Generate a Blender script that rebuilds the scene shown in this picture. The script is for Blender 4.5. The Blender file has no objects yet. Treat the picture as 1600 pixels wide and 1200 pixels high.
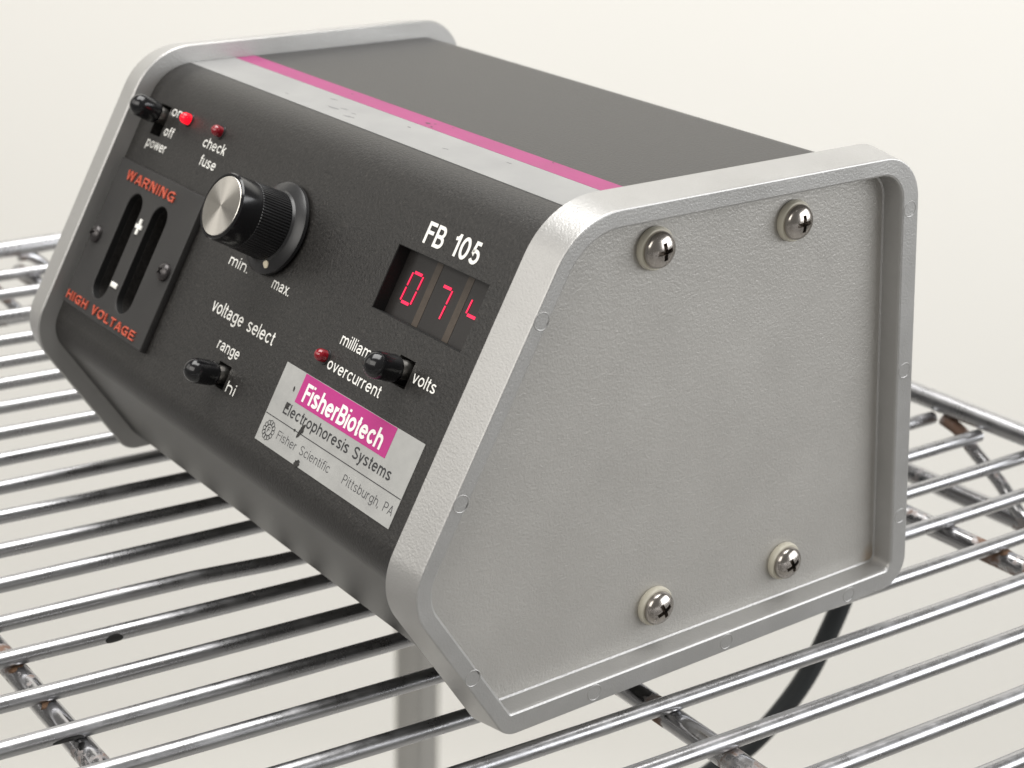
import bpy, bmesh, math, random
from mathutils import Matrix, Vector
random.seed(7)
SC = bpy.context.scene
COL = SC.collection
MM = 0.001

# ------------------------------------------------------------------ camera
cd = bpy.data.cameras.new('camera'); cam = bpy.data.objects.new('camera', cd); COL.objects.link(cam)
cR = Vector((0.598158, 0.800899, 0.027717)); cU = Vector((-0.312565, 0.201314, 0.928319)); cF = Vector((-0.73791, 0.563945, -0.37075))
cam.matrix_world = Matrix(((cR.x, cU.x, -cF.x, 0.258099), (cR.y, cU.y, -cF.y, -0.313233), (cR.z, cU.z, -cF.z, 0.212594), (0, 0, 0, 1)))
cd.sensor_width = 36; cd.lens = 61.7614; cd.clip_start = 0.01; cd.clip_end = 50
cd.dof.use_dof = True; cd.dof.focus_distance = 0.385; cd.dof.aperture_fstop = 27
SC.camera = cam
# ------------------------------------------------------------------ world + lamps
w = bpy.data.worlds.new('World'); SC.world = w; w.use_nodes = True
w.node_tree.nodes['Background'].inputs[0].default_value = (1.0, 0.97, 0.92, 1)
w.node_tree.nodes['Background'].inputs[1].default_value = 0.23

def area(name, loc, target, sx, sy, power, col):
    l = bpy.data.lights.new(name, 'AREA'); l.shape = 'RECTANGLE'; l.size = sx; l.size_y = sy; l.energy = power; l.color = col
    o = bpy.data.objects.new(name, l); COL.objects.link(o)
    o.location = loc; o.rotation_euler = (Vector(target) - Vector(loc)).to_track_quat('-Z', 'Y').to_euler()
    return o
area('key_lamp', (1.05, 1.05, 0.42), (-0.05, -0.05, 0.05), 1.4, 0.9, 20, (0.97, 0.985, 1.0))
area('side_lamp', (-0.75, -1.25, 0.8), (-0.1, -0.05, 0.05), 1.1, 0.8, 5.0, (1.0, 0.97, 0.92))
area('front_lamp', (0.3, -1.4, 0.95), (-0.1, -0.05, 0.05), 1.3, 0.9, 13, (1.0, 0.97, 0.92))
area('overhead_fill', (-0.3, 0.1, 1.85), (-0.6, 0.5, -0.5), 1.7, 1.5, 59, (1.0, 0.99, 0.97))  # added overhead panel, brightens the wall and upward faces
vs = SC.view_settings
vs.view_transform = 'Standard'; vs.look = 'None'; vs.gamma = 1; vs.use_curve_mapping = False; vs.exposure = 0

# ------------------------------------------------------------------ helpers
WM = {}
def put(o, parent=None, world=Matrix.Identity(4)):
    COL.objects.link(o)
    if parent is not None:
        o.parent = parent; o.matrix_basis = WM[parent.name].inverted() @ world
    else:
        o.matrix_basis = world
    WM[o.name] = world.copy()
    return o
def smooth(me, ang=35):
    for p in me.polygons: p.use_smooth = True
    me.set_sharp_from_angle(angle=math.radians(ang))
def mesh(name, verts, faces, mat=None, ang=35):
    me = bpy.data.meshes.new(name); me.from_pydata([tuple(v) for v in verts], [], faces); me.validate(); me.update()
    bm = bmesh.new(); bm.from_mesh(me); bmesh.ops.recalc_face_normals(bm, faces=bm.faces); bm.to_mesh(me); bm.free()
    if ang: smooth(me, ang)
    if mat: me.materials.append(mat)
    return me
def part(name, me, parent=None, world=None, label=None):
    o = bpy.data.objects.new(name, me)
    if label: o['label'] = label
    return put(o, parent, world if world is not None else Matrix.Identity(4))
def thing(name, label, cat, loc):
    o = bpy.data.objects.new(name, None); o.empty_display_size = 0.02
    o['label'] = label; o['category'] = cat
    return put(o, None, Matrix.Translation(loc))
def T(x, y, z): return Matrix.Translation((x, y, z))
def rings(loops, close0=True, close1=True):
    n = len(loops[0]); v = [p for l in loops for p in l]; f = []
    for i in range(len(loops) - 1):
        a, b = i * n, (i + 1) * n
        for j in range(n):
            k = (j + 1) % n; f.append((a + j, a + k, b + k, b + j))
    if close0: f.append(tuple(range(n))[::-1])
    if close1: f.append(tuple(range((len(loops) - 1) * n, len(loops) * n)))
    return v, f
def lathe(name, prof, mat, seg=48, ang=30, wob=None):
    """prof: (radius, height) list in metres around local Z"""
    loops = []
    for r, h in prof:
        loops.append([((r + (wob(j, h) if wob else 0)) * math.cos(2 * math.pi * j / seg), (r + (wob(j, h) if wob else 0)) * math.sin(2 * math.pi * j / seg), h) for j in range(seg)])
    v, f = rings(loops, prof[0][0] > 1e-7, prof[-1][0] > 1e-7)
    return mesh(name, v, f, mat, ang)
def catmull(pts, n=8):
    out = []; P = [Vector(p) for p in pts]
    for i in range(len(P) - 1):
        p0 = P[max(i - 1, 0)]; p1 = P[i]; p2 = P[i + 1]; p3 = P[min(i + 2, len(P) - 1)]
        for k in range(n):
            t = k / n
            out.append(0.5 * ((2 * p1) + (p2 - p0) * t + (2 * p0 - 5 * p1 + 4 * p2 - p3) * t * t + (3 * p1 - p0 - 3 * p2 + p3) * t ** 3))
    out.append(P[-1]); return out
def tube(name, path, r, mat, seg=20, cap=True):
    P = [Vector(p) for p in path]; loops = []; N = None
    for i, p in enumerate(P):
        t = (P[min(i + 1, len(P) - 1)] - P[max(i - 1, 0)]).normalized()
        if N is None: N = t.orthogonal().normalized()
        N = (N - t * N.dot(t)).normalized(); B = t.cross(N)
        rr = r[i] if isinstance(r, (list, tuple)) else r
        loops.append([p + (N * math.cos(a) + B * math.sin(a)) * rr for a in [2 * math.pi * j / seg for j in range(seg)]])
    v, f = rings(loops, cap, cap)
    return mesh(name, v, f, mat, 40)
def box(name, x0, x1, y0, y1, z0, z1, mat, bev=0):
    me = bpy.data.meshes.new(name); bm = bmesh.new(); bmesh.ops.create_cube(bm, size=1)
    for v in bm.verts:
        v.co = Vector(((x0 + x1) / 2 + v.co.x * (x1 - x0), (y0 + y1) / 2 + v.co.y * (y1 - y0), (z0 + z1) / 2 + v.co.z * (z1 - z0)))
    if bev: bmesh.ops.bevel(bm, geom=bm.edges[:], offset=bev, segments=2, affect='EDGES', profile=0.5)
    bm.to_mesh(me); bm.free()
    if bev: smooth(me, 50)
    if mat: me.materials.append(mat)
    return me
def eval_mesh(o, name, mat=None, ang=None):
    COL.objects.link(o) if o.name not in COL.objects else None
    bpy.context.view_layer.update()
    dg = bpy.context.evaluated_depsgraph_get()
    me = bpy.data.meshes.new_from_object(o.evaluated_get(dg), depsgraph=dg); me.name = name
    if mat: me.materials.clear(); me.materials.append(mat)
    if ang: smooth(me, ang)
    return me
def boolean(me, cutters, name, mat, ang=35):
    base = bpy.data.objects.new('tmp_base', me); COL.objects.link(base); cs = []
    for c in cutters:
        o = bpy.data.objects.new('tmp_cut', c); COL.objects.link(o); cs.append(o)
        m = base.modifiers.new('b', 'BOOLEAN'); m.operation = 'DIFFERENCE'; m.solver = 'EXACT'; m.object = o
    out = eval_mesh(base, name, mat, ang)
    for o in cs + [base]: bpy.data.objects.remove(o)
    return out
def shape2d(name, loops, extrude, mat, bevel=0, z=0):
    """filled 2D outline with holes, extruded +-extrude about local z"""
    cu = bpy.data.curves.new('tmp', 'CURVE'); cu.dimensions = '2D'; cu.fill_mode = 'BOTH'
    for l in loops:
        s = cu.splines.new('POLY'); s.points.add(len(l) - 1); s.use_cyclic_u = True
        for p, q in zip(s.points, l): p.co = (q[0], q[1], 0, 1)
    cu.extrude = extrude; cu.bevel_depth = bevel; cu.bevel_resolution = 1; cu.offset = -bevel
    o = bpy.data.objects.new('tmp', cu); COL.objects.link(o)
    me = eval_mesh(o, name, mat, 40); bpy.data.objects.remove(o)
    me.transform(T(0, 0, z)); return me
def arc(cx, cy, rx, ry, a0, a1, n=12):
    return [(cx + rx * math.cos(math.radians(a0 + (a1 - a0) * k / n)), cy + ry * math.sin(math.radians(a0 + (a1 - a0) * k / n))) for k in range(n + 1)]
def glyph(c, w_):
    """monoline grotesque letter: (advance, strokes), capital height 1, x-height 0.73"""
    q = w_ / 2; X = 0.73; l = q; t = 1 - q
    def ring_(cx, cy, rx, ry): return arc(cx, cy, rx, ry, 90, 450, 28)
    o = ring_(0.26 + q, X / 2, 0.26, X / 2 - q)
    n_ = lambda x0, wd: [(x0, 0.40)] + arc(x0 + wd / 2, X - q - 0.21, wd / 2, 0.21, 175, 0, 12) + [(x0 + wd, 0)]
    if c == ' ': return 0.38, []
    if c == 'o': return 0.52 + w_, [o]
    if c == 'n': return 0.46 + w_, [[(l, 0), (l, X)], n_(l, 0.46)]
    if c == 'h': return 0.46 + w_, [[(l, 0), (l, 1)], n_(l, 0.46)]
    if c == 'm': return 0.78 + w_, [[(l, 0), (l, X)], n_(l, 0.39), n_(l + 0.39, 0.39)]
    if c == 'u': return 0.46 + w_, [[(l + 0.46, 0), (l + 0.46, X)], [(l, X)] + arc(l + 0.23, q + 0.21, 0.23, 0.21, 180, 355, 12) + [(l + 0.46, 0.33)]]
    if c == 'r': return 0.30 + w_ / 2, [[(l, 0), (l, X)], [(l, 0.38)] + arc(l + 0.24, X - q - 0.24, 0.24, 0.235, 175, 82, 8)]
    if c == 'p': return 0.50 + w_, [[(l, -0.28), (l, X)], ring_(l + 0.25, X / 2, 0.25, X / 2 - q)]
    if c == 'b': return 0.50 + w_, [[(l, 0), (l, 1)], ring_(l + 0.25, X / 2, 0.25, X / 2 - q)]
    if c == 'g': return 0.50 + w_, [[(l + 0.5, X), (l + 0.5, -0.06)] + arc(l + 0.26, -0.06, 0.24, 0.22 - q, 0, -165, 12), ring_(l + 0.25, X / 2 + 0.02, 0.25, X / 2 - q - 0.02)]
    if c == 'a': return 0.50 + w_, [[(l + 0.46, 0.0), (l + 0.45, 0.06), (l + 0.45, 0.50)] + arc(l + 0.235, 0.50, 0.215, X - q - 0.50, 0, 165, 12), [(l + 0.45, 0.42), (l + 0.22, 0.385)] + arc(l + 0.20, 0.2 + q / 2, 0.20, 0.2 - q / 2, 90, 270, 12) + [(l + 0.30, 0.045 + q), (l + 0.45, 0.17)]]
    if c == 'e': return 0.52 + w_, [[(l, 0.38), (l + 0.515, 0.38)], arc(l + 0.26, X / 2, 0.26, X / 2 - q, 0, 318, 26)]
    if c == 'c': return 0.47 + w_, [arc(l + 0.25, X / 2, 0.25, X / 2 - q, 38, 322, 24)]
    if c in 'sS':
        hgt = X if c == 's' else 1.0; wd = 0.22 if c == 's' else 0.29; up = hgt * 0.735; lo = hgt * 0.265
        return 2 * wd + w_, [arc(l + wd, up, wd * 0.92, hgt - q - up, 22, 215, 12) + [(l + wd, hgt * 0.505)] + arc(l + wd, lo, wd, lo - q, 35, -158, 12)]
    if c == 'i': return w_, [[(l, 0), (l, X)], [(l, 0.87), (l, 1)]]
    if c == 'l': return w_, [[(l, 0), (l, 1)]]
    if c == 't': return 0.30, [[(0.11 + q / 2, 0.93), (0.11 + q / 2, 0.16), (0.14 + q / 2, 0.07), (0.21 + q / 2, q), (0.31, q)], [(0, X - q), (0.30, X - q)]]
    if c == 'f': return 0.30, [[(0.11 + q / 2, 0), (0.11 + q / 2, 0.82), (0.14 + q / 2, 0.93), (0.22 + q / 2, 1 - q), (0.33, 1 - q)], [(0, X - q), (0.30, X - q)]]
    if c == 'k': return 0.46 + w_ / 2, [[(l, 0), (l, 1)], [(l, 0.27), (0.46, X)], [(l + 0.14, 0.40), (0.49, 0)]]
    if c == 'v': return 0.54, [[(q / 2, X), (0.27, 0.02)], [(0.54 - q / 2, X), (0.27, 0.02)]]
    if c == 'w': return 0.80, [[(q / 2, X), (0.20, 0.02)], [(0.40, X), (0.20, 0.02)], [(0.40, X), (0.60, 0.02)], [(0.80 - q / 2, X), (0.60, 0.02)]]
    if c == 'x': return 0.52, [[(q / 2, X), (0.52 - q / 2, 0)], [(0.52 - q / 2, X), (q / 2, 0)]]
    if c == 'y': return 0.52, [[(q / 2, X), (0.27, 0.04)], [(0.52 - q / 2, X), (0.24, -0.10), (0.19, -0.21), (0.05, -0.24)]]
    if c == '.': return w_, [[(l, 0), (l, w_ * 1.05)]]
    if c == ',': return w_, [[(l, w_ * 1.05), (l, 0), (l - 0.06, -0.14)]]
    if c == '1': return 0.36 + q, [[(0.36, 0), (0.36, 1)], [(0.36, 0.97), (0.30, 0.84), (0.20, 0.77), (0.08, 0.755)]]
    if c == '0': return 0.50 + w_, [ring_(l + 0.25, 0.5, 0.25, 0.5 - q)]
    if c == '5': return 0.52 + w_, [[(0.52, 1 - q), (0.13 + q, 1 - q), (0.07 + q, 0.50), (0.09 + q, 0.48)] + arc(l + 0.25, 0.33, 0.255, 0.33 - q, 128, -150, 18)]
    if c == 'F': return 0.50 + q, [[(l, 0), (l, 1)], [(l, t), (0.52 + q, t)], [(l, 0.53), (0.47 + q, 0.53)]]
    if c == 'E': return 0.54 + q, [[(l, 0), (l, 1)], [(l, t), (0.55 + q, t)], [(l, 0.53), (0.51 + q, 0.53)], [(l, q), (0.56 + q, q)]]
    if c == 'L': return 0.48 + q, [[(l, 0), (l, 1)], [(l, q), (0.48 + q, q)]]
    if c == 'H': return 0.54 + w_, [[(l, 0), (l, 1)], [(l + 0.54, 0), (l + 0.54, 1)], [(l, 0.52), (l + 0.54, 0.52)]]
    if c == 'I': return w_, [[(l, 0), (l, 1)]]
    if c == 'T': return 0.60, [[(0.30, 0), (0.30, 1)], [(0, t), (0.60, t)]]
    if c == 'P': return 0.52 + w_, [[(l, 0), (l, 1)], [(l, t), (l + 0.26, t)] + arc(l + 0.27, 0.735 - q / 2, 0.25, 0.265 - q / 2, 90, -90, 14) + [(l, 0.47)]]
    if c == 'R': return 0.54 + w_, [[(l, 0), (l, 1)], [(l, t), (l + 0.28, t)] + arc(l + 0.29, 0.74 - q / 2, 0.25, 0.26 - q / 2, 90, -90, 14) + [(l, 0.48)], [(l + 0.30, 0.48), (l + 0.54, 0)]]
    if c == 'B': return 0.54 + w_, [[(l, 0), (l, 1)], [(l, t), (l + 0.26, t)] + arc(l + 0.27, 0.755 - q / 2, 0.22, 0.245 - q / 2, 90, -90, 14) + [(l, 0.51)], [(l + 0.26, 0.51)] + arc(l + 0.29, 0.255 + q / 2, 0.25, 0.255 - q / 2, 90, -90, 14) + [(l, q)]]
    if c == 'O': return 0.66 + w_, [ring_(l + 0.33, 0.5, 0.33, 0.5 - q)]
    if c == 'G': return 0.64 + w_, [arc(l + 0.33, 0.5, 0.33, 0.5 - q, 42, 325, 26) + [(l + 0.62, 0.22), (l + 0.62, 0.46)], [(l + 0.62 + q, 0.48), (l + 0.36, 0.48)], [(l + 0.62, 0.48), (l + 0.62, 0)]]
    if c == 'V': return 0.64, [[(q / 2, 1), (0.32, 0.02)], [(0.64 - q / 2, 1), (0.32, 0.02)]]
    if c == 'A': return 0.66, [[(q / 2, 0), (0.33, 0.98)], [(0.66 - q / 2, 0), (0.33, 0.98)], [(0.14, 0.32), (0.52, 0.32)]]
    if c == 'W': return 0.92, [[(q / 2, 1), (0.23, 0.02)], [(0.46, 1), (0.23, 0.02)], [(0.46, 1), (0.69, 0.02)], [(0.92 - q / 2, 1), (0.69, 0.02)]]
    if c == 'N': return 0.54 + w_, [[(l, 0), (l, 1)], [(l + 0.54, 0), (l + 0.54, 1)], [(l, 0.98), (l + 0.54, 0.02)]]
    if c == '+': return 0.6, [[(0.3, 0.1), (0.3, 0.7)], [(0, 0.4), (0.6, 0.4)]]
    raise KeyError(c)
def text(s, u0, u1, v, cap, mat, w_=0.125, depth=0.03, h=0.0, track=0.13):
    """lettering on a local XY plane, all in mm: left edge, right edge, baseline, capital height"""
    strokes = []; x = 0
    for c in s:
        adv, st = glyph(c, w_); strokes += [[(x + a, b_) for a, b_ in p] for p in st]; x += adv + track
    xs = [a for p in strokes for a, b_ in p]; x0, x1 = min(xs), max(xs); hw = w_ * cap / 2
    sx = (u1 - u0 - 2 * hw) / (x1 - x0) if x1 > x0 else 1
    V_ = []; F_ = []
    for i, p in enumerate(strokes):
        P_ = [Vector((u0 + hw + (a - x0) * sx, v + b_ * cap)) for a, b_ in p]; closed = (P_[0] - P_[-1]).length < 1e-4
        if closed: P_ = P_[:-1]
        m = len(P_); L_ = []; R_ = []
        for k in range(m):
            d0 = (P_[k] - P_[k - 1]).normalized() if (k > 0 or closed) else None; d1 = (P_[(k + 1) % m] - P_[k]).normalized() if (k < m - 1 or closed) else None
            d0 = d0 or d1; d1 = d1 or d0; n0 = Vector((-d0.y, d0.x)); n1 = Vector((-d1.y, d1.x)); nn = (n0 + n1)
            nn = nn.normalized() if nn.length > 1e-6 else n0
            nn = nn / max(0.5, nn.dot(n0)); L_.append(P_[k] + nn * hw); R_.append(P_[k] - nn * hw)
        zt = h + depth + 0.004 * i / max(1, len(strokes)); b0 = len(V_)
        for k in range(m):
            for pt, z in ((L_[k], zt), (R_[k], zt), (R_[k], h), (L_[k], h)): V_.append((pt.x * MM, pt.y * MM, z * MM))
        for k in range(m if closed else m - 1):
            a = b0 + 4 * k; b2 = b0 + 4 * ((k + 1) % m)
            F_ += [(a, b2, b2 + 1, a + 1), (a + 1, b2 + 1, b2 + 2, a + 2), (a + 3, b2 + 3, b2, a)]
        if not closed:
            F_ += [(b0, b0 + 1, b0 + 2, b0 + 3), (b0 + 4 * m - 4, b0 + 4 * m - 1, b0 + 4 * m - 2, b0 + 4 * m - 3)]
    return mesh('lettering', V_, F_, mat, None)
def rpoly(corners, radii, n=10):
    out = []; m = len(corners)
    for i in range(m):
        P = Vector(corners[i]); A = Vector(corners[i - 1]); B = Vector(corners[(i + 1) % m])
        a = (A - P).normalized(); b = (B - P).normalized(); th = a.angle(b); r = radii[i]
        t = r / math.tan(th / 2); c = P + (a + b).normalized() * (r / math.sin(th / 2))
        s = P + a * t - c; e = P + b * t - c; w_ = s.angle(e)
        for k in range(n + 1):
            f = k / n; q = (s * math.sin((1 - f) * w_) + e * math.sin(f * w_)) / math.sin(w_)
            out.append(c + q)
    return out
def offs(pl, d):
    """inset polygon, d = distance for each edge i -> i+1"""
    m = len(pl); cen = sum((Vector(p) for p in pl), Vector((0, 0))) / m; L = []
    for i in range(m):
        a = Vector(pl[i]); b = Vector(pl[(i + 1) % m]); t = (b - a).normalized(); nn = Vector((-t.y, t.x))
        if nn.dot(cen - a) < 0: nn = -nn
        L.append((a + nn * d[i], t))
    out = []
    for i in range(m):
        a, t = L[i - 1]; b, s = L[i]; den = t.x * s.y - t.y * s.x; k = ((b - a).x * s.y - (b - a).y * s.x) / den
        out.append(a + t * k)
    return out

# ------------------------------------------------------------------ materials
def new_mat(name):
    m = bpy.data.materials.new(name); m.use_nodes = True; nt = m.node_tree
    return m, nt, nt.nodes['Principled BSDF'], nt.links.new
def node(nt, t, **kw):
    n = nt.nodes.new(t)
    for k, v in kw.items():
        if k in n.inputs: n.inputs[k].default_value = v
        else: setattr(n, k, v)
    return n
def plain(name, col, rough=0.5, metal=0.0, spec=0.5, emit=None, es=0, coat=0):
    m, nt, b, L = new_mat(name)
    b.inputs['Base Color'].default_value = (*col, 1); b.inputs['Roughness'].default_value = rough; b.inputs['Metallic'].default_value = metal
    b.inputs['Specular IOR Level'].default_value = spec; b.inputs['Coat Weight'].default_value = coat
    if emit: b.inputs['Emission Color'].default_value = (*emit, 1); b.inputs['Emission Strength'].default_value = es
    return m
def grain(name, c0, c1, rough, metal, bscale, bstr, bdist, cscale=60, spec=0.5, rvar=0.08, speck=None, scale2=None):
    """two-tone mottled surface with fine bump; speck=(scale, threshold, colour) adds sparse dust"""
    m, nt, b, L = new_mat(name)
    tc = node(nt, 'ShaderNodeTexCoord')
    n1 = node(nt, 'ShaderNodeTexNoise', Scale=cscale, Detail=6.0, Roughness=0.6); L(tc.outputs['Object'], n1.inputs['Vector'])
    cr = node(nt, 'ShaderNodeValToRGB'); cr.color_ramp.elements[0].position = 0.3; cr.color_ramp.elements[1].position = 0.7
    cr.color_ramp.elements[0].color = (*c0, 1); cr.color_ramp.elements[1].color = (*c1, 1); L(n1.outputs['Fac'], cr.inputs['Fac'])
    col = cr.outputs['Color']
    if speck:
        n3 = node(nt, 'ShaderNodeTexNoise', Scale=speck[0], Detail=1.0); L(tc.outputs['Object'], n3.inputs['Vector'])
        mr = node(nt, 'ShaderNodeMapRange'); mr.inputs[1].default_value = speck[1]; mr.inputs[2].default_value = speck[1] + 0.03; L(n3.outputs['Fac'], mr.inputs[0])
        mx = node(nt, 'ShaderNodeMix', data_type='RGBA'); L(mr.outputs[0], mx.inputs[0]); L(col, mx.inputs[6]); mx.inputs[7].default_value = (*speck[2], 1); col = mx.outputs[2]
    L(col, b.inputs['Base Color'])
    b.inputs['Metallic'].default_value = metal; b.inputs['Specular IOR Level'].default_value = spec
    r = node(nt, 'ShaderNodeMapRange'); r.inputs[3].default_value = rough - rvar; r.inputs[4].default_value = rough + rvar; L(n1.outputs['Fac'], r.inputs[0]); L(r.outputs[0], b.inputs['Roughness'])
    n2 = node(nt, 'ShaderNodeTexNoise', Scale=bscale, Detail=2.0, Roughness=0.55); L(tc.outputs['Object'], n2.inputs['Vector'])
    bp = node(nt, 'ShaderNodeBump', Strength=bstr, Distance=bdist); L(n2.outputs['Fac'], bp.inputs['Height']); L(bp.outputs[0], b.inputs['Normal'])
    return m
M_black = grain('black_enamel', (0.008, 0.0075, 0.007), (0.028, 0.026, 0.024), 0.43, 0.0, 1500, 0.7, 0.00015, 1500, 0.55, 0.05, (1500, 0.72, (0.042, 0.038, 0.034)))
M_silver_rim = grain('cast_silver_rim', (0.37, 0.365, 0.355), (0.43, 0.425, 0.415), 0.38, 0.55, 1900, 0.5, 0.00013, 45, 0.5, 0.06)
M_plate = grain('cast_silver_plate', (0.415, 0.402, 0.378), (0.440, 0.427, 0.402), 0.38, 0.33, 1700, 0.75, 0.00015, 55, 0.5, 0.06)
M_stripe = grain('silver_stripe_paint', (0.26, 0.26, 0.26), (0.31, 0.31, 0.305), 0.5, 0.3, 1500, 0.15, 0.0001, 70)
M_pink = grain('magenta_stripe_paint', (0.25, 0.028, 0.12), (0.29, 0.036, 0.14), 0.55, 0.0, 1500, 0.15, 0.0001, 90)
M_label = grain('silver_label_foil', (0.36, 0.36, 0.35), (0.43, 0.43, 0.415), 0.5, 0.3, 1800, 0.1, 0.00008, 140)
M_mag = plain('magenta_print', (0.42, 0.025, 0.19), 0.5)
M_white = plain('white_print', (0.80, 0.79, 0.75), 0.5)
M_ink = plain('black_print', (0.025, 0.025, 0.027), 0.5)
M_grey_ink = plain('thin_black_print', (0.05, 0.05, 0.053), 0.5)
M_orange = plain('red_orange_paint', (0.50, 0.085, 0.045), 0.55)
M_gloss = plain('glossy_black_plastic', (0.008, 0.008, 0.009), 0.16)
M_semi = plain('satin_black_plastic', (0.016, 0.016, 0.017), 0.33)
M_socket = grain('moulded_black_plastic', (0.020, 0.019, 0.019), (0.027, 0.026, 0.025), 0.5, 0, 1500, 0.2, 0.00008, 80)
M_void = plain('recess_shade_black', (0.004, 0.004, 0.004), 0.6)  # near-black colour that puts the shade inside recesses
M_led_off = plain('unlit_red_led', (0.22, 0.004, 0.012), 0.08, coat=0.5)
M_led_on = plain('lit_red_led', (0.4, 0.0, 0.01), 0.12, emit=(1.0, 0.006, 0.02), es=1.3)
M_seg = plain('lit_display_segment', (0.25, 0.0, 0.01), 0.4, emit=(1.0, 0.02, 0.09), es=1.4)
M_filter = grain('dark_display_filter', (0.016, 0.014, 0.013), (0.020, 0.018, 0.017), 0.42, 0, 800, 0.03, 0.0001, 60)
M_bar = grain('brown_display_divider', (0.050, 0.038, 0.028), (0.066, 0.050, 0.038), 0.45, 0, 800, 0.1, 0.0001, 700)
M_steel = plain('screw_steel', (0.42, 0.39, 0.36), 0.22, 1.0)
M_blackscrew = plain('blackened_screw', (0.06, 0.055, 0.055), 0.3, 0.6)
M_nylon = plain('cream_nylon', (0.56, 0.53, 0.44), 0.4)
M_lever = plain('nickel_lever', (0.6, 0.58, 0.55), 0.3, 1.0)
M_rubber = plain('black_rubber', (0.015, 0.015, 0.015), 0.55)
M_cord = plain('black_cord_jacket', (0.012, 0.014, 0.015), 0.45)

def chrome(name, rust, rough, lo=0.62, pit=55.0):
    m, nt, b, L = new_mat(name)
    tc = node(nt, 'ShaderNodeTexCoord')
    n0 = node(nt, 'ShaderNodeTexNoise', Scale=120.0, Detail=8.0, Roughness=0.65); L(tc.outputs['Object'], n0.inputs['Vector'])
    n1 = node(nt, 'ShaderNodeTexNoise', Scale=pit, Detail=8.0, Roughness=0.7); L(tc.outputs['Object'], n1.inputs['Vector'])
    mr = node(nt, 'ShaderNodeMapRange'); mr.inputs[1].default_value = lo; mr.inputs[2].default_value = lo + 0.07; L(n1.outputs['Fac'], mr.inputs[0])
    ml = node(nt, 'ShaderNodeMath', operation='MULTIPLY'); ml.inputs[1].default_value = rust; L(mr.outputs[0], ml.inputs[0])
    mx = node(nt, 'ShaderNodeMix', data_type='RGBA'); L(ml.outputs[0], mx.inputs[0]); mx.inputs[6].default_value = (0.44, 0.44, 0.45, 1); mx.inputs[7].default_value = (0.15, 0.075, 0.04, 1); L(mx.outputs[2], b.inputs['Base Color'])
    iv = node(nt, 'ShaderNodeMath', operation='SUBTRACT'); iv.inputs[0].default_value = 1.0; L(ml.outputs[0], iv.inputs[1]); L(iv.outputs[0], b.inputs['Metallic'])
    r1 = node(nt, 'ShaderNodeMapRange'); r1.inputs[1].default_value = 0.45; r1.inputs[2].default_value = 0.75; r1.inputs[3].default_value = rough; r1.inputs[4].default_value = rough + 0.18; L(n0.outputs['Fac'], r1.inputs[0])
    ad = node(nt, 'ShaderNodeMath', operation='ADD'); L(r1.outputs[0], ad.inputs[0]); L(ml.outputs[0], ad.inputs[1]); L(ad.outputs[0], b.inputs['Roughness'])
    n2 = node(nt, 'ShaderNodeTexNoise', Scale=700.0, Detail=3.0); L(tc.outputs['Object'], n2.inputs['Vector'])
    bp = node(nt, 'ShaderNodeBump', Strength=0.12, Distance=0.0002); L(n2.outputs['Fac'], bp.inputs['Height']); L(bp.outputs[0], b.inputs['Normal'])
    return m
M_chrome = chrome('chromed_wire', 0.6, 0.27, 0.66, 260.0)
M_rod = chrome('worn_chrome_rod', 0.9, 0.16, 0.52)
M_postm = plain('chromed_post', (0.58, 0.575, 0.56), 0.2, 1.0)
M_rust = grain('rusty_weld', (0.10, 0.045, 0.022), (0.24, 0.15, 0.09), 0.6, 0.3, 900, 0.6, 0.0004, 500)
# spun aluminium cap: radial brushing
M_spun, nt, b, L = new_mat('spun_aluminium')
b.inputs['Base Color'].default_value = (0.70, 0.67, 0.62, 1); b.inputs['Metallic'].default_value = 1; b.inputs['Roughness'].default_value = 0.24; b.inputs['Anisotropic'].default_value = 0.95
tg = node(nt, 'ShaderNodeTangent', direction_type='RADIAL', axis='Z'); L(tg.outputs[0], b.inputs['Tangent'])
# plate stain at the lower back pocket corner: dirt with its own shape
nt = M_plate.node_tree; b = nt.nodes['Principled BSDF']; L = nt.links.new
src = b.inputs['Base Color'].links[0].from_socket
tc = node(nt, 'ShaderNodeTexCoord'); vm = node(nt, 'ShaderNodeVectorMath', operation='DISTANCE')
STAIN = vm; L(tc.outputs['Object'], vm.inputs[0])
nz = node(nt, 'ShaderNodeTexNoise', Scale=420.0, Detail=5.0); L(tc.outputs['Object'], nz.inputs['Vector'])
mr = node(nt, 'ShaderNodeMapRange'); mr.inputs[1].default_value = 0.0045; mr.inputs[2].default_value = 0.0005; L(vm.outputs['Value'], mr.inputs[0])
ml = node(nt, 'ShaderNodeMath', operation='MULTIPLY'); L(mr.outputs[0], ml.inputs[0]); L(nz.outputs['Fac'], ml.inputs[1])
mx = node(nt, 'ShaderNodeMix', data_type='RGBA'); L(ml.outputs[0], mx.inputs[0]); L(src, mx.inputs[6]); mx.inputs[7].default_value = (0.30, 0.19, 0.09, 1); L(mx.outputs[2], b.inputs['Base Color'])

M_wall = grain('off_white_wall_paint', (0.79, 0.775, 0.735), (0.805, 0.79, 0.75), 0.75, 0, 60, 0.05, 0.001, 1.5)

M_floor = grain('grey_floor_paint', (0.36, 0.352, 0.335), (0.42, 0.412, 0.395), 0.6, 0, 60, 0.05, 0.001, 3)
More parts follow.
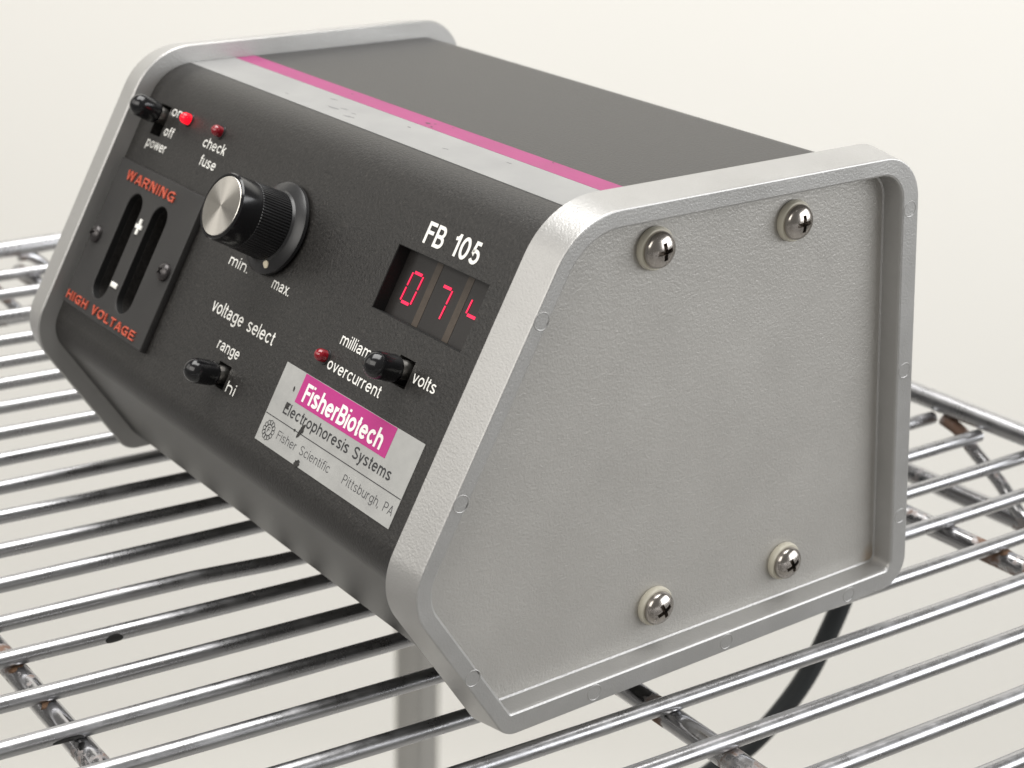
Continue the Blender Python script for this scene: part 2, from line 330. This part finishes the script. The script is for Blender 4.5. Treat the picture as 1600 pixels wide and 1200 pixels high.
# ------------------------------------------------------------------ setting: wall and floor
wc = Vector((0.258, -0.313, 0)) + Vector((-0.7946, 0.6072, 0)) * 1.55
wx = Vector((0.6072, 0.7946, 0)); wn = Vector((0.7946, -0.6072, 0))
def at(a, b_, z): return wc + wx * a + wn * b_ + Vector((0, 0, z))
FZ = -1.15
cove = [(0.0, 1.0)] + [(0.35 - 0.35 * math.cos(t), FZ + 0.35 - 0.35 * math.sin(t)) for t in [math.pi / 2 * k / 12 for k in range(13)]]
def strip(pr, a0, a1, thick):
    v = []; f = []
    for (bb, z) in pr: v += [at(a0, bb, z), at(a1, bb, z)]
    for i in range(len(pr) - 1): f.append((2 * i, 2 * i + 1, 2 * i + 3, 2 * i + 2))
    return v, f
wall = part('wall', mesh('wall', *strip(cove, -2.6, 2.6, 0), M_wall, 60)); wall['kind'] = 'structure'
flo = part('floor', mesh('floor', *strip([(0.35, FZ), (4.0, FZ)], -2.6, 2.6, 0), M_floor, 0)); flo['kind'] = 'structure'

# ------------------------------------------------------------------ wire shelf
SH = thing('wire_shelf', 'chrome wire shelf with worn rods and a corner post under the power supply', 'shelf', (-0.4, 0.13, FZ))
ZW = -0.0074; RW = 0.0021
def wire_x(x100, y):      # the wires bow very slightly along their length
    S = lambda t: 0.0925 * t - 0.000215 * (t * t / 2 + 130 * t)
    return x100 + S(y) - S(-100)
def rail_y(x): return 121.7 + 0.03 * (x + 70)
X100 = [-381, -357.5, -334, -310, -289.4, -269, -249, -229.7, -210.3, -190, -171.3, -152, -132.6, -112, -94.8, -76.2, -57.6, -39, -20.2, -1.4, 18.0, 37.4, 56.4]
while X100[-1] < 470: X100.append(X100[-1] + 18.9)
for i, x0 in enumerate(X100):
    ye = rail_y(x0 + 12) - 1.5; path = []
    for k in range(25):
        y = -380 + (ye + 380) * k / 24; x = wire_x(x0, y)
        if i == 13: x += 3.2 * math.exp(-((y + 96) / 22) ** 2)      # one wire is bent beside the case
        path.append((x * MM, y * MM, ZW + 0.0003 * math.sin(i * 1.7 + y * 0.012)))
    part('shelf_wire', tube('shelf_wire', path, RW, M_chrome, 20), SH)
ZR = ZW - RW - 0.0027
rods = [(-186.0, -0.010, 80), (-66.4, -0.004, 0), (65.2, 0.032, -20), (-305.0, 0.0, 0)]
for yr, s, xr in rods:
    part('cross_rod', tube('cross_rod', [(x * MM, (yr + s * (x - xr)) * MM, ZR) for x in range(-395, 481, 25)], 0.0030, M_rod, 20), SH)
wv = []
bm = bmesh.new(); bmesh.ops.create_icosphere(bm, subdivisions=2, radius=1)
for v in bm.verts: v.co *= 1 + 0.25 * math.sin(5 * v.co.x + 3 * v.co.y) * math.cos(4 * v.co.z + 2 * v.co.x)
weld = bpy.data.meshes.new('weld'); bm.to_mesh(weld); bm.free(); smooth(weld, 80); weld.materials.append(M_rust)
for yr, s, xr in rods[:3]:
    for x0 in X100:
        if x0 > 120 or x0 < -260 or random.random() < 0.3: continue
        x = wire_x(x0, yr); y = yr + s * (x - xr)
        part('weld', weld, SH, T(x * MM + 0.0009, y * MM - 0.0004, ZR + 0.0018) @ Matrix.Rotation(random.random() * 6, 4, 'Z') @ Matrix.Diagonal((0.0026 * random.uniform(0.7, 1.2), 0.0022 * random.uniform(0.6, 1.2), 0.0016, 1)))
# rails, upper and lower, with diagonal struts between
ZT, ZB = -0.002, -0.0305
for z, r in ((ZT, 0.0033), (ZB, 0.0033)):
    part('edge_rail', tube('edge_rail', [(x * MM, rail_y(x) * MM, z) for x in range(-380, 481, 20)], r, M_chrome if z == ZT else M_rod, 20), SH)
    part('edge_rail', tube('edge_rail', [((-393.5 + 0.028 * (y + 60)) * MM, y * MM, z) for y in range(-380, 101, 20)], r, M_chrome if z == ZT else M_rod, 20), SH)
for k in range(-5, 8):
    xa = -71 + 76 * k; 
    if xa < -370: continue
    P = [(xa - 6, -6.5), (xa + 1, -8.5), (xa + 7, -13.0), (xa + 19, -20.5), (xa + 27, -27.5), (xa + 33, -29.5)]
    part('truss_strut', tube('truss_strut', catmull([(x * MM, rail_y(x) * MM - 0.001, z * MM) for x, z in P], 5), 0.0022, M_rod, 14), SH)
for k in range(-6, 6):
    ya = -60 + 27 * k
    if ya > 70: continue
    P = [(ya - 5, -5.5), (ya, -6.5), (ya + 6, -11.5), (ya + 15, -22), (ya + 20, -28)]
    part('truss_strut', tube('truss_strut', catmull([((-393.5 + 0.028 * (y + 60)) * MM, y * MM, z * MM) for y, z in P], 5), 0.0022, M_rod, 14), SH)
PX, PY = -0.400, 0.1335
pr = [(0.0126, FZ + 0.02)]
pr += [(0.0126, 0.03), (0.011, 0.033), (0.0, 0.034)]
part('corner_post', lathe('corner_post', pr, M_postm, 40, 25), SH, T(PX, PY, 0))
part('corner_collar', lathe('corner_collar', [(0.0128, -0.034), (0.0195, -0.034), (0.0185, 0.004), (0.0128, 0.004)], M_postm, 40), SH, T(PX, PY, 0))
# two black paint marks on the wires in front
def mark(x0, y0, y1, rot, part_arc):
    v = []; f = []; n = 10; m = 10
    for i in range(m + 1):
        y = y0 + (y1 - y0) * i / m; x = wire_x(x0, y); wd = part_arc * math.sqrt(max(0.02, 1 - (2 * i / m - 1) ** 2))
        for j in range(n + 1):
            a = rot + wd * (j / n - 0.5); v.append((x * MM + (RW + 0.0001) * math.cos(a), y * MM, ZW + (RW + 0.0001) * math.sin(a)))
    for i in range(m):
        for j in range(n): p = i * (n + 1) + j; f.append((p, p + 1, p + n + 2, p + n + 1))
    part('black_paint_mark', mesh('black_paint_mark', v, f, M_rubber, 60), SH)
mark(-94.8, -163.2, -158.8, math.radians(-12), 1.3)
mark(-57.6, -191.5, -184.5, math.radians(-25), 0.8)

# ------------------------------------------------------------------ power supply
PS = thing('power_supply', 'black and silver laboratory power supply with cast end plates and red digital display', 'power supply', (-0.098, -0.06, -0.0055))
Wd, TH, DB, DR = 0.196617, 0.0097, 0.00375, 0.00134
PL = [(0.0, 0.115), (-0.100323, 0.115), (-0.140644, 0.039981), (-0.114875, 0.0), (0.013353, 0.0)]     # top back, top front, nose, bottom front, bottom back
RD = [0.0125, 0.0185, 0.0135, 0.0055, 0.0075]
def outline(o, minr=0.0012, n=12):
    d = o if isinstance(o, (list, tuple)) else [o] * 5
    rr = [max(minr, RD[i] - (d[i - 1] + d[i]) / 2) for i in range(5)]
    return rpoly(offs(PL, d), rr, n)
def add(a, b_): return [x + b_ for x in a]
POCK = [0.0042, 0.0040, 0.0041, 0.0055, 0.0055]
def plate_mesh(sgn, x_out, pocket):
    X = lambda d: x_out - sgn * d
    prof = []
    if pocket:
        prof += [(0.0056, add(POCK, 0.0007)), (0.0053, add(POCK, 0.0003)), (0.0008, POCK), (0.00025, add(POCK, -0.00018)), (0.0, add(POCK, -0.0006))]
    prof += [(0.0, 0.00035), (0.0001, 0.0001), (0.00035, 0.0), (TH - 0.0004, -DR), (TH, -DR + 0.0004)]
    loops = [[(X(d), p.x, p.y) for p in outline(o)] for d, o in prof]
    v, f = rings(loops)
    return v, f
v, f = plate_mesh(1, 0.0, True)
meR = mesh('end_plate', v, f, M_silver_rim, 13); meR.materials.append(M_plate)
for p in meR.polygons:
    if len(p.vertices) > 10 and p.center.x > -0.0065: p.material_index = 1
# world coordinates are used as the local coordinates of every part of the case
EPR = part('end_plate', meR, PS, label='silver cast end plate with recessed face and four steel screws')
STAIN.inputs[1].default_value = (-0.0056, 0.0056, 0.0075)
v, f = plate_mesh(-1, -Wd, False)
EPL = part('end_plate', mesh('end_plate', v, f, M_silver_rim, 13), PS, label='silver cast end plate beside the power switch')
# body shell
bo = outline(DB, n=16)
X0, X1 = -Wd + TH - 0.002, -TH + 0.002
v, f = rings([[(X0, p.x, p.y) for p in bo], [(X1, p.x, p.y) for p in bo]])
shell = mesh('housing', v, f, M_black, None)
# panel frame: u along the case, v up the slope, h out of the panel
pb = offs(PL, [DB] * 5); Bc, Cc = pb[1], pb[2]
Vd = (Bc - Cc).normalized(); Nn = Vector((-Vd.y, Vd.x)); 
if Nn.x > 0: Nn = -Nn
PANEL = Matrix(((1, 0, 0, 0), (0, Vd.x, Nn.x, Cc.x), (0, Vd.y, Nn.y, Cc.y), (0, 0, 0, 1)))
def P(u, v_, h=0): return PANEL @ T(u * MM, v_ * MM, h * MM)
def stadium(cu, cv, hw, v0, v1, n=12):
    out = []
    for k in range(n + 1): a = math.pi * k / n; out.append(((cu + hw * math.cos(a)) * MM, (v1 - hw + hw * math.sin(a)) * MM))
    for k in range(n + 1): a = math.pi + math.pi * k / n; out.append(((cu + hw * math.cos(a)) * MM, (v0 + hw + hw * math.sin(a)) * MM))
    return out
DW = (-55.4, -21.2, 47.8, 63.3)
SW = [(-176.3, 66.6, (67.7, 2.0)), (-99.8, 16.1, (17.0, -8.0)), (-36.2, 38.4, (39.6, -8.0))]
SWH = [4.4, 3.0, 3.2]
cut = []
def cutbox(u0, u1, v0, v1, dep):
    c = box('cut', u0 * MM, u1 * MM, v0 * MM, v1 * MM, -dep * MM, 2 * MM, None); c.transform(PANEL); cut.append(c)
cutbox(*DW, 3.6)
for (u, v_, l), hh in zip(SW, SWH): cutbox(u - 2.9, u + 2.9, v_ - hh, v_ + hh, 7)
SLOTS = [(-167.6, 4.1), (-152.9, 4.2)]
for cu, hw in SLOTS:
    st = stadium(cu, 0, hw - 0.15, 15.75, 45.85); n = len(st)
    vv, ff = rings([[(x, y, -0.012) for x, y in st], [(x, y, 0.001) for x, y in st]])
    c = mesh('cut', vv, ff, None, None); c.transform(PANEL); cut.append(c)
body = boolean(shell, cut, 'housing', M_black, 28)
HB = part('housing', body, PS, label='black textured sheet metal housing with sloped control front')
# rubber feet
for x in (-0.03, -0.165):
    for y in (-0.095, -0.012):
        part('foot', lathe('foot', [(0.0, -0.0053), (0.0052, -0.0053), (0.0060, -0.0043), (0.0065, 0.0042), (0.0, 0.0042)], M_rubber, 24), PS, T(x, y, 0))
# stripes on the top
TZ = 0.115 - DB
def stripe(name, y0, y1, mat):
    e = 0.00012
    part(name, box(name, -Wd + TH + 0.0002, -TH - 0.0002, y0 * MM, y1 * MM, TZ - 0.0003, TZ + e, mat), PS)
stripe('silver_stripe', -89.9, -75.85, M_stripe)
stripe('magenta_stripe', -75.75, -69.5, M_pink)

for k, (x, y, rx, ry) in enumerate(((-93, -73.2, 0.9, 0.4), (-91.5, -72.2, 0.35, 0.3), (-86, -70.6, 0.3, 0.2), (-89.5, -74.6, 0.5, 0.25), (-92, -79.5, 0.7, 0.2), (-130, -72.0, 0.5, 0.2), (-47, -70.2, 0.3, 0.25))):
    rn = random.Random(k); pg = [((x + rx * (0.6 + 0.6 * rn.random()) * math.cos(a)) * MM, (y + ry * (0.6 + 0.6 * rn.random()) * math.sin(a)) * MM) for a in [2 * math.pi * j / 14 for j in range(14)]]
    part('paint_chip', shape2d('paint_chip', [pg], 0.00001, M_black, 0, TZ + 0.00016), PS)
M_scuff = plain('grey_scuff', (0.20, 0.20, 0.20), 0.6)
for k, (x, y, rx, ry) in enumerate(((-127, -79.5, 1.6, 0.3), (-119, -84.5, 2.6, 0.35), (-116.5, -82.8, 1.4, 0.3), (-109, -86.3, 2.2, 0.5), (-111, -83.6, 0.9, 0.25), (-70, -84, 1.2, 0.2), (-52, -79, 0.8, 0.2), (-139, -86.5, 1.0, 0.25))):
    rn = random.Random(50 + k); pg = [((x + rx * (0.4 + 0.8 * rn.random()) * math.cos(a)) * MM, (y + 0.12 * rx * math.cos(a) + ry * (0.4 + 0.8 * rn.random()) * math.sin(a)) * MM) for a in [2 * math.pi * j / 20 for j in range(20)]]
    part('scuff', shape2d('scuff', [pg], 0.00001, M_scuff, 0, TZ + 0.00016), PS)
# ---- end plate screws
cs = [(0.0, 0.0026)]
dome = [(0.0, 0.0026)] + [(0.0041 * math.sin(a), 0.0004 + 0.0022 * math.cos(a)) for a in [math.pi / 2 * k / 9 for k in range(1, 10)]] + [(0.0041, 0.0), (0.0, 0.0)]
def cross_cut(w_, l, z0, z1):
    cs_ = []
    for r in (0, math.pi / 2):
        me = box('cut', -l, l, -w_, w_, z0, z1, None)
        for q in me.vertices:
            if q.co.z < (z0 + z1) / 2: q.co.x *= 0.6; q.co.y *= 0.7
        me.transform(Matrix.Rotation(r, 4, 'Z')); cs_.append(me)
    return cs_
head = boolean(lathe('screw', dome, M_steel, 40, None), cross_cut(0.0006, 0.0026, 0.0008, 0.0045), 'screw', M_steel, 40)
wash = lathe('washer', [(0.0, 0.0), (0.0046, 0.0), (0.0048, 0.0003), (0.0048, 0.0012), (0.0045, 0.0017), (0.0, 0.0017)], M_nylon, 40, 40)
RX = Matrix.Rotation(math.pi / 2, 4, 'Y')
for (y, z, a) in ((-75.5, 103.2, 8), (-34.5, 102.9, 4), (-68.9, 16.1, 28), (-27.4, 15.7, 24)):
    m0 = T(-0.0056, y * MM, z * MM) @ RX
    part('washer', wash, EPR, m0)
    part('screw', head, EPR, m0 @ T(0, 0, 0.0017) @ Matrix.Rotation(math.radians(a), 4, 'Z'))
# round casting marks on the rim
ring = lathe('casting_mark', [(0.00175, -0.0001), (0.00185, 0.00006), (0.00195, 0.00006), (0.00205, -0.0001)], M_silver_rim, 32, 60)
for (y, z) in ((-109.0, 94.8), (-127.9, 59.6), (-124.0, 18.0), (-90.1, 2.75), (-49.7, 2.75), (-7.8, 2.6), (8.4, 20.1), (3.4, 60.6), (-1.4, 101.8)):
    part('casting_mark', ring, EPR, T(0.00005, y * MM, z * MM) @ RX)

# ---- printed words on the panel
H0 = 0.05
def word(s, u0, u1, v_, cap, mat=None, w_=0.125, parent=None, h=H0, depth=0.03, track=0.13):
    return part('lettering', text(s, u0, u1, v_, cap, mat or M_white, w_, depth, h, track), parent or PS, PANEL)
word('on', -172.0, -166.6, 69.0, 2.8); word('off', -171.9, -166.7, 63.2, 2.8); word('power', -178.6, -167.3, 58.6, 2.8)
word('check', -150.6, -138.7, 64.8, 2.85); word('fuse', -148.8, -140.3, 60.1, 2.85)
word('min.', -116.5, -107.2, 40.9, 2.8); word('max.', -95.0, -87.0, 40.8, 2.8)
word('voltage select', -115.5, -84.9, 28.65, 3.4); word('range', -106.4, -95.9, 21.3, 2.85); word('hi', -95.6, -91.6, 13.3, 2.8)
word('FB 105', -48.0, -27.9, 65.6, 5.1, w_=0.165)
word('milliamps', -60.9, -44.0, 37.1, 2.8); word('overcurrent', -61.9, -40.0, 30.75, 2.8); word('volts', -32.1, -23.6, 37.4, 2.8)

# ---- toggle switches
def toggle(u, v_, lean, hh, label):
    hole = shape2d('switch_slot', [[((u - 2.88) * MM, (v_ - hh + 0.02) * MM), ((u + 2.88) * MM, (v_ - hh + 0.02) * MM), ((u + 2.88) * MM, (v_ + hh - 0.02) * MM), ((u - 2.88) * MM, (v_ + hh - 0.02) * MM)]], 0.0001, M_void, 0, -0.0068)
    t = part('toggle_switch', hole, PS, PANEL, label)
    ax = P(u, lean[0], -5) @ Matrix.Rotation(math.radians(-lean[1]), 4, 'X')
    part('lever', lathe('lever', [(0.0, 0.0), (0.0020, 0.0), (0.0024, 0.010), (0.0, 0.010)], M_lever, 24), t, ax)
    r = 0.0031
    prof = [(0.0, 0.0069), (0.0026, 0.0069), (0.0029, 0.0072), (r, 0.0082)] + [(r, 0.0122)] + [(r * math.cos(a), 0.0122 + r * math.sin(a)) for a in [math.pi / 2 * k / 8 for k in range(1, 8)]] + [(0.0, 0.0122 + r)]
    part('cap', lathe('cap', prof, M_gloss, 32, 50), t, ax)
toggle(*SW[0], SWH[0], 'power toggle switch tipped up to on'); toggle(*SW[1], SWH[1], 'range toggle switch tipped down to hi'); toggle(*SW[2], SWH[2], 'toggle switch between milliamps and volts')
# ---- leds
def led(u, v_, mat, label):
    d = part('indicator_led', lathe('indicator_led', [(0.0015, -0.001), (0.0015, 0.0014)] + [(0.0015 * math.cos(a), 0.0014 + 0.0015 * math.sin(a)) for a in [math.pi / 2 * k / 7 for k in range(1, 7)]] + [(0.0, 0.0029)], mat, 28, 50), PS, P(u, v_), label)
    part('bezel', lathe('bezel', [(0.00155, 0.0), (0.0020, 0.0), (0.0019, 0.0003), (0.00155, 0.0003)], M_semi, 28), d, P(u, v_))
led(-162.0, 69.8, M_led_on, 'lit red power light'); led(-144.6, 70.1, M_led_off, 'unlit dark red check fuse light'); led(-64.0, 32.9, M_led_off, 'unlit dark red overcurrent light')

# ---- control knob
KN = P(-101.0, 54.2)
kn = part('control_knob', lathe('control_knob', [(0.0, 0.0004), (0.0111, 0.0004), (0.0117, 0.0009), (0.0117, 0.0018), (0.0112, 0.0022), (0.0092, 0.0030), (0.0088, 0.0036), (0.0, 0.0036)], M_semi, 72), PS, KN, 'black fluted voltage knob with spun metal cap')
grip = lathe('grip', [(0.0, 0.0034), (0.0085, 0.0034), (0.00875, 0.0038), (0.00845, 0.0118), (0.0080, 0.0122), (0.0, 0.0122)], M_semi, 216, 20, wob=lambda j, h: (-0.00028 if j % 3 == 0 else 0.0) if h < 0.0121 else 0)
part('grip', grip, kn, KN)
part('collar', lathe('collar', [(0.0, 0.0119), (0.0083, 0.0119), (0.0084, 0.0124), (0.0083, 0.0176), (0.0080, 0.0180), (0.0076, 0.0180), (0.0075, 0.0177), (0.0, 0.0177)], M_gloss, 72), kn, KN)
part('metal_cap', lathe('metal_cap', [(0.0, 0.0176), (0.00745, 0.0176), (0.00745, 0.01785), (0.0073, 0.0180), (0.0, 0.01805)], M_spun, 96, 30), kn, KN)
part('pointer_dot', lathe('pointer_dot', [(0.0, 0.0), (0.0011, 0.0), (0.0011, 0.00035), (0.0007, 0.0005), (0.0, 0.0005)], plain('cream_dot', (0.80, 0.72, 0.55), 0.5), 20), kn, KN @ T(0.0040, -0.0086, 0.0026) @ Matrix.Rotation(math.radians(20), 4, 'X'))

# ---- digital display
dw = part('display_window', box('display_window', DW[0] * MM + 0.0001, DW[1] * MM - 0.0001, DW[2] * MM + 0.0001, DW[3] * MM - 0.0001, -0.0044, -0.0036 + 0.00005, M_filter), PS, PANEL, 'dark recessed window with red segment digits')
DH = -3.55
for (a0, a1, b0, b1) in ((DW[0], DW[0] + 0.15, DW[2], DW[3]), (DW[1] - 0.15, DW[1], DW[2], DW[3]), (DW[0] + 0.15, DW[1] - 0.15, DW[2], DW[2] + 0.15), (DW[0] + 0.15, DW[1] - 0.15, DW[3] - 0.15, DW[3])):
    part('window_dark_liner', box('window_dark_liner', a0 * MM, a1 * MM, b0 * MM, b1 * MM, -0.0035, -0.00012, M_void), dw, PANEL)  # thin black liners added to darken the recess walls
for u in (-43.3, -31.6):
    part('divider_bar', box('divider_bar', (u - 1.1) * MM, (u + 1.1) * MM, 48.0 * MM, 63.1 * MM, DH * MM - 0.0001, DH * MM + 0.00008, M_bar), dw, PANEL)
SEG = dict(a=((0.15, 1.0), (0.85, 1.0)), b=((1, 0.53), (1, 0.97)), c=((1, 0.03), (1, 0.47)), d=((0.15, 0), (0.85, 0)), e=((0, 0.03), (0, 0.47)), f=((0, 0.53), (0, 0.97)), g=((0.15, 0.5), (0.85, 0.5)))
def digit(u0, v0, segs):
    wd, ht = 4.0, 7.1; sk = 0.06
    for s in segs:
        (x0, y0), (x1, y1) = SEG[s]
        A = Vector((u0 + wd * x0 + sk * ht * y0, v0 + ht * y0)); B_ = Vector((u0 + wd * x1 + sk * ht * y1, v0 + ht * y1))
        d = (B_ - A).normalized(); n = Vector((-d.y, d.x)) * (0.34 if s in 'adg' else 0.2)
        pts = [A + n, B_ + n, B_ - n, A - n]
        lo = [(p.x * MM, p.y * MM, DH * MM + 0.0001) for p in pts]; hi = [(p.x * MM, p.y * MM, DH * MM + 0.0002) for p in pts]
        v_, f_ = rings([lo, hi]); part('segment', mesh('segment', v_, f_, M_seg, None), dw, PANEL)
digit(-51.4, 51.75, 'abcdef'); digit(-40.2, 51.75, 'abc'); digit(-28.9, 51.9, 'fg')

# ---- output socket
SHh = 2.0
so = shape2d('output_socket', [[(-184.3 * MM, 10.0 * MM), (-135.7 * MM, 10.0 * MM), (-135.7 * MM, 53.2 * MM), (-184.3 * MM, 53.2 * MM)]] + [stadium(cu, 0, hw, 15.6, 46.0) for cu, hw in SLOTS], SHh / 2 * MM - 0.0003, M_socket, 0.0003, SHh / 2 * MM + 0.00004)
sk = part('output_socket', so, PS, PANEL, 'black high voltage output socket with two long slots')
for cu, hw in SLOTS:
    st = stadium(cu, 0, hw - 0.25, 15.9, 45.7)
    part('slot_floor', shape2d('slot_floor', [st], 0.0004, M_void, 0, -0.0114), sk, PANEL)
    lo_ = stadium(cu, 0, hw - 0.06, 15.66, 45.94)
    vv, ff = rings([[(x, y, -0.0112) for x, y in lo_], [(x, y, SHh * MM - 0.0002) for x, y in lo_]], False, False)
    part('slot_dark_liner', mesh('slot_dark_liner', vv, ff, M_void, 40), sk, PANEL)  # black lining added so the slot walls stay in shade
    part('contact_rib', box('contact_rib', (cu + 0.6) * MM, (cu + 1.6) * MM, 17.5 * MM, 44 * MM, -0.011, -0.0035, M_void, 0.0002), sk, PANEL)
word('WARNING', -177.2, -149.0, 48.1, 2.75, M_orange, 0.15, sk, SHh + 0.02, 0.45, 0.2)
word('HIGH VOLTAGE', -182.2, -140.3, 11.35, 2.45, M_orange, 0.15, sk, SHh + 0.02, 0.45, 0.2)
word('+', -162.8, -158.3, 35.4, 7.2, M_white, 0.155, sk, SHh + 0.02, 0.4)
part('lettering', box('lettering', -162.3 * MM, -158.9 * MM, 20.6 * MM, 22.0 * MM, SHh * MM, (SHh + 0.42) * MM, M_white, 0.0001), sk, PANEL)
bh = boolean(lathe('screw', [(0.0, 0.0019)] + [(0.0025 * math.sin(a), 0.0004 + 0.0015 * math.cos(a)) for a in [math.pi / 2 * k / 7 for k in range(1, 8)]] + [(0.0025, 0.0), (0.0, 0.0)], M_blackscrew, 32, None), cross_cut(0.0004, 0.0015, 0.0004, 0.003), 'screw', M_blackscrew, 40)
for u, v_, a in ((-180.4, 30.9, 20), (-139.4, 31.2, 50)):
    part('screw', bh, sk, P(u, v_, SHh + 0.03) @ Matrix.Rotation(math.radians(a), 4, 'Z'))

# ---- name plate
lab = part('name_plate', box('name_plate', -76.5 * MM, -19.4 * MM, 7.95 * MM, 27.45 * MM, 0.00002, 0.00012, M_label), PS, PANEL, 'silver foil name plate with magenta band and chipped print')
part('magenta_band', box('magenta_band', -67.7 * MM, -29.8 * MM, 20.3 * MM, 27.35 * MM, 0.0001, 0.00017, M_mag), lab, PANEL)
LH = 0.14
word('FisherBiotech', -65.4, -32.6, 21.2, 4.5, M_white, 0.175, lab, 0.2, 0.02, 0.09)
word('Electrophoresis Systems', -70.4, -25.5, 16.6, 2.75, M_ink, 0.145, lab, LH, 0.02, 0.12)
word('Fisher Scientific', -68.7, -45.8, 10.65, 2.1, M_grey_ink, 0.085, lab, LH, 0.02, 0.16)
word('Pittsburgh, PA', -40.1, -20.3, 10.55, 2.15, M_grey_ink, 0.085, lab, LH, 0.02, 0.16)
part('rule_line', box('rule_line', -76.3 * MM, -19.6 * MM, 14.6 * MM, 14.8 * MM, 0.00013, 0.00016, M_ink), lab, PANEL)
def circ(cx, cy, r, n=24): return [((cx + r * math.cos(2 * math.pi * k / n)) * MM, (cy + r * math.sin(2 * math.pi * k / n)) * MM) for k in range(n)]
EC = (-72.6, 11.4)
part('emblem', shape2d('emblem', [circ(*EC, 1.35), circ(*EC, 1.2)], 0.00001, M_ink, 0, 0.00016), lab, PANEL)
for k in range(12):
    a = 2 * math.pi * k / 12; cx, cy = EC[0] + 1.85 * math.cos(a), EC[1] + 1.85 * math.sin(a)
    part('emblem', shape2d('emblem', [circ(cx, cy, 0.62, 16), circ(cx, cy, 0.47, 16)], 0.00001, M_ink, 0, 0.00017 + 0.000003 * k), lab, PANEL)
word('F', EC[0] - 0.5, EC[0] + 0.5, EC[1] - 0.7, 1.4, M_ink, 0.15, lab, LH, 0.02)
def blot(cu, cv, ru, rv, rot, seed, h=0.21):
    rn = random.Random(seed); pts = []
    for k in range(22):
        a = 2 * math.pi * k / 22; q = 0.72 + 0.4 * rn.random(); x, y = ru * q * math.cos(a), rv * q * math.sin(a)
        pts.append(((cu + x * math.cos(rot) - y * math.sin(rot)) * MM, (cv + x * math.sin(rot) + y * math.cos(rot)) * MM))
    part('chipped_spot', shape2d('chipped_spot', [pts], 0.00001, M_black, 0, h * MM), lab, PANEL)
blot(-69.6, 18.6, 0.85, 0.8, 0.4, 1); blot(-60.9, 15.4, 0.75, 1.9, -0.3, 2); blot(-57.6, 8.6, 1.2, 0.9, 0.5, 3); blot(-69.8, 22.8, 0.35, 0.6, 0.1, 4); blot(-63.3, 14.7, 0.35, 0.35, 0, 5); blot(-44.0, 18.0, 0.2, 0.3, 0, 6)

# ------------------------------------------------------------------ power cord
pts = [(-130, 2, 30), (-131, 30, 29), (-124, 70, 18), (-104, 95, -8), (-90, 97, -38), (-85.6, 93, -60), (-84.7, 83.5, -80), (-84.4, 72, -95.5), (-86.5, 56, -110.5), (-91.5, 41, -121), (-98, 27, -134), (-104, 12, -160), (-108, 5, -220), (-108, 4, -420), (-104, 10, -700), (-90, 40, -1120)]
part('power_cord', tube('power_cord', catmull([tuple(c * MM for c in p) for p in pts], 8), 0.0034, M_cord, 24), PS, label='black power cord hanging below the shelf')
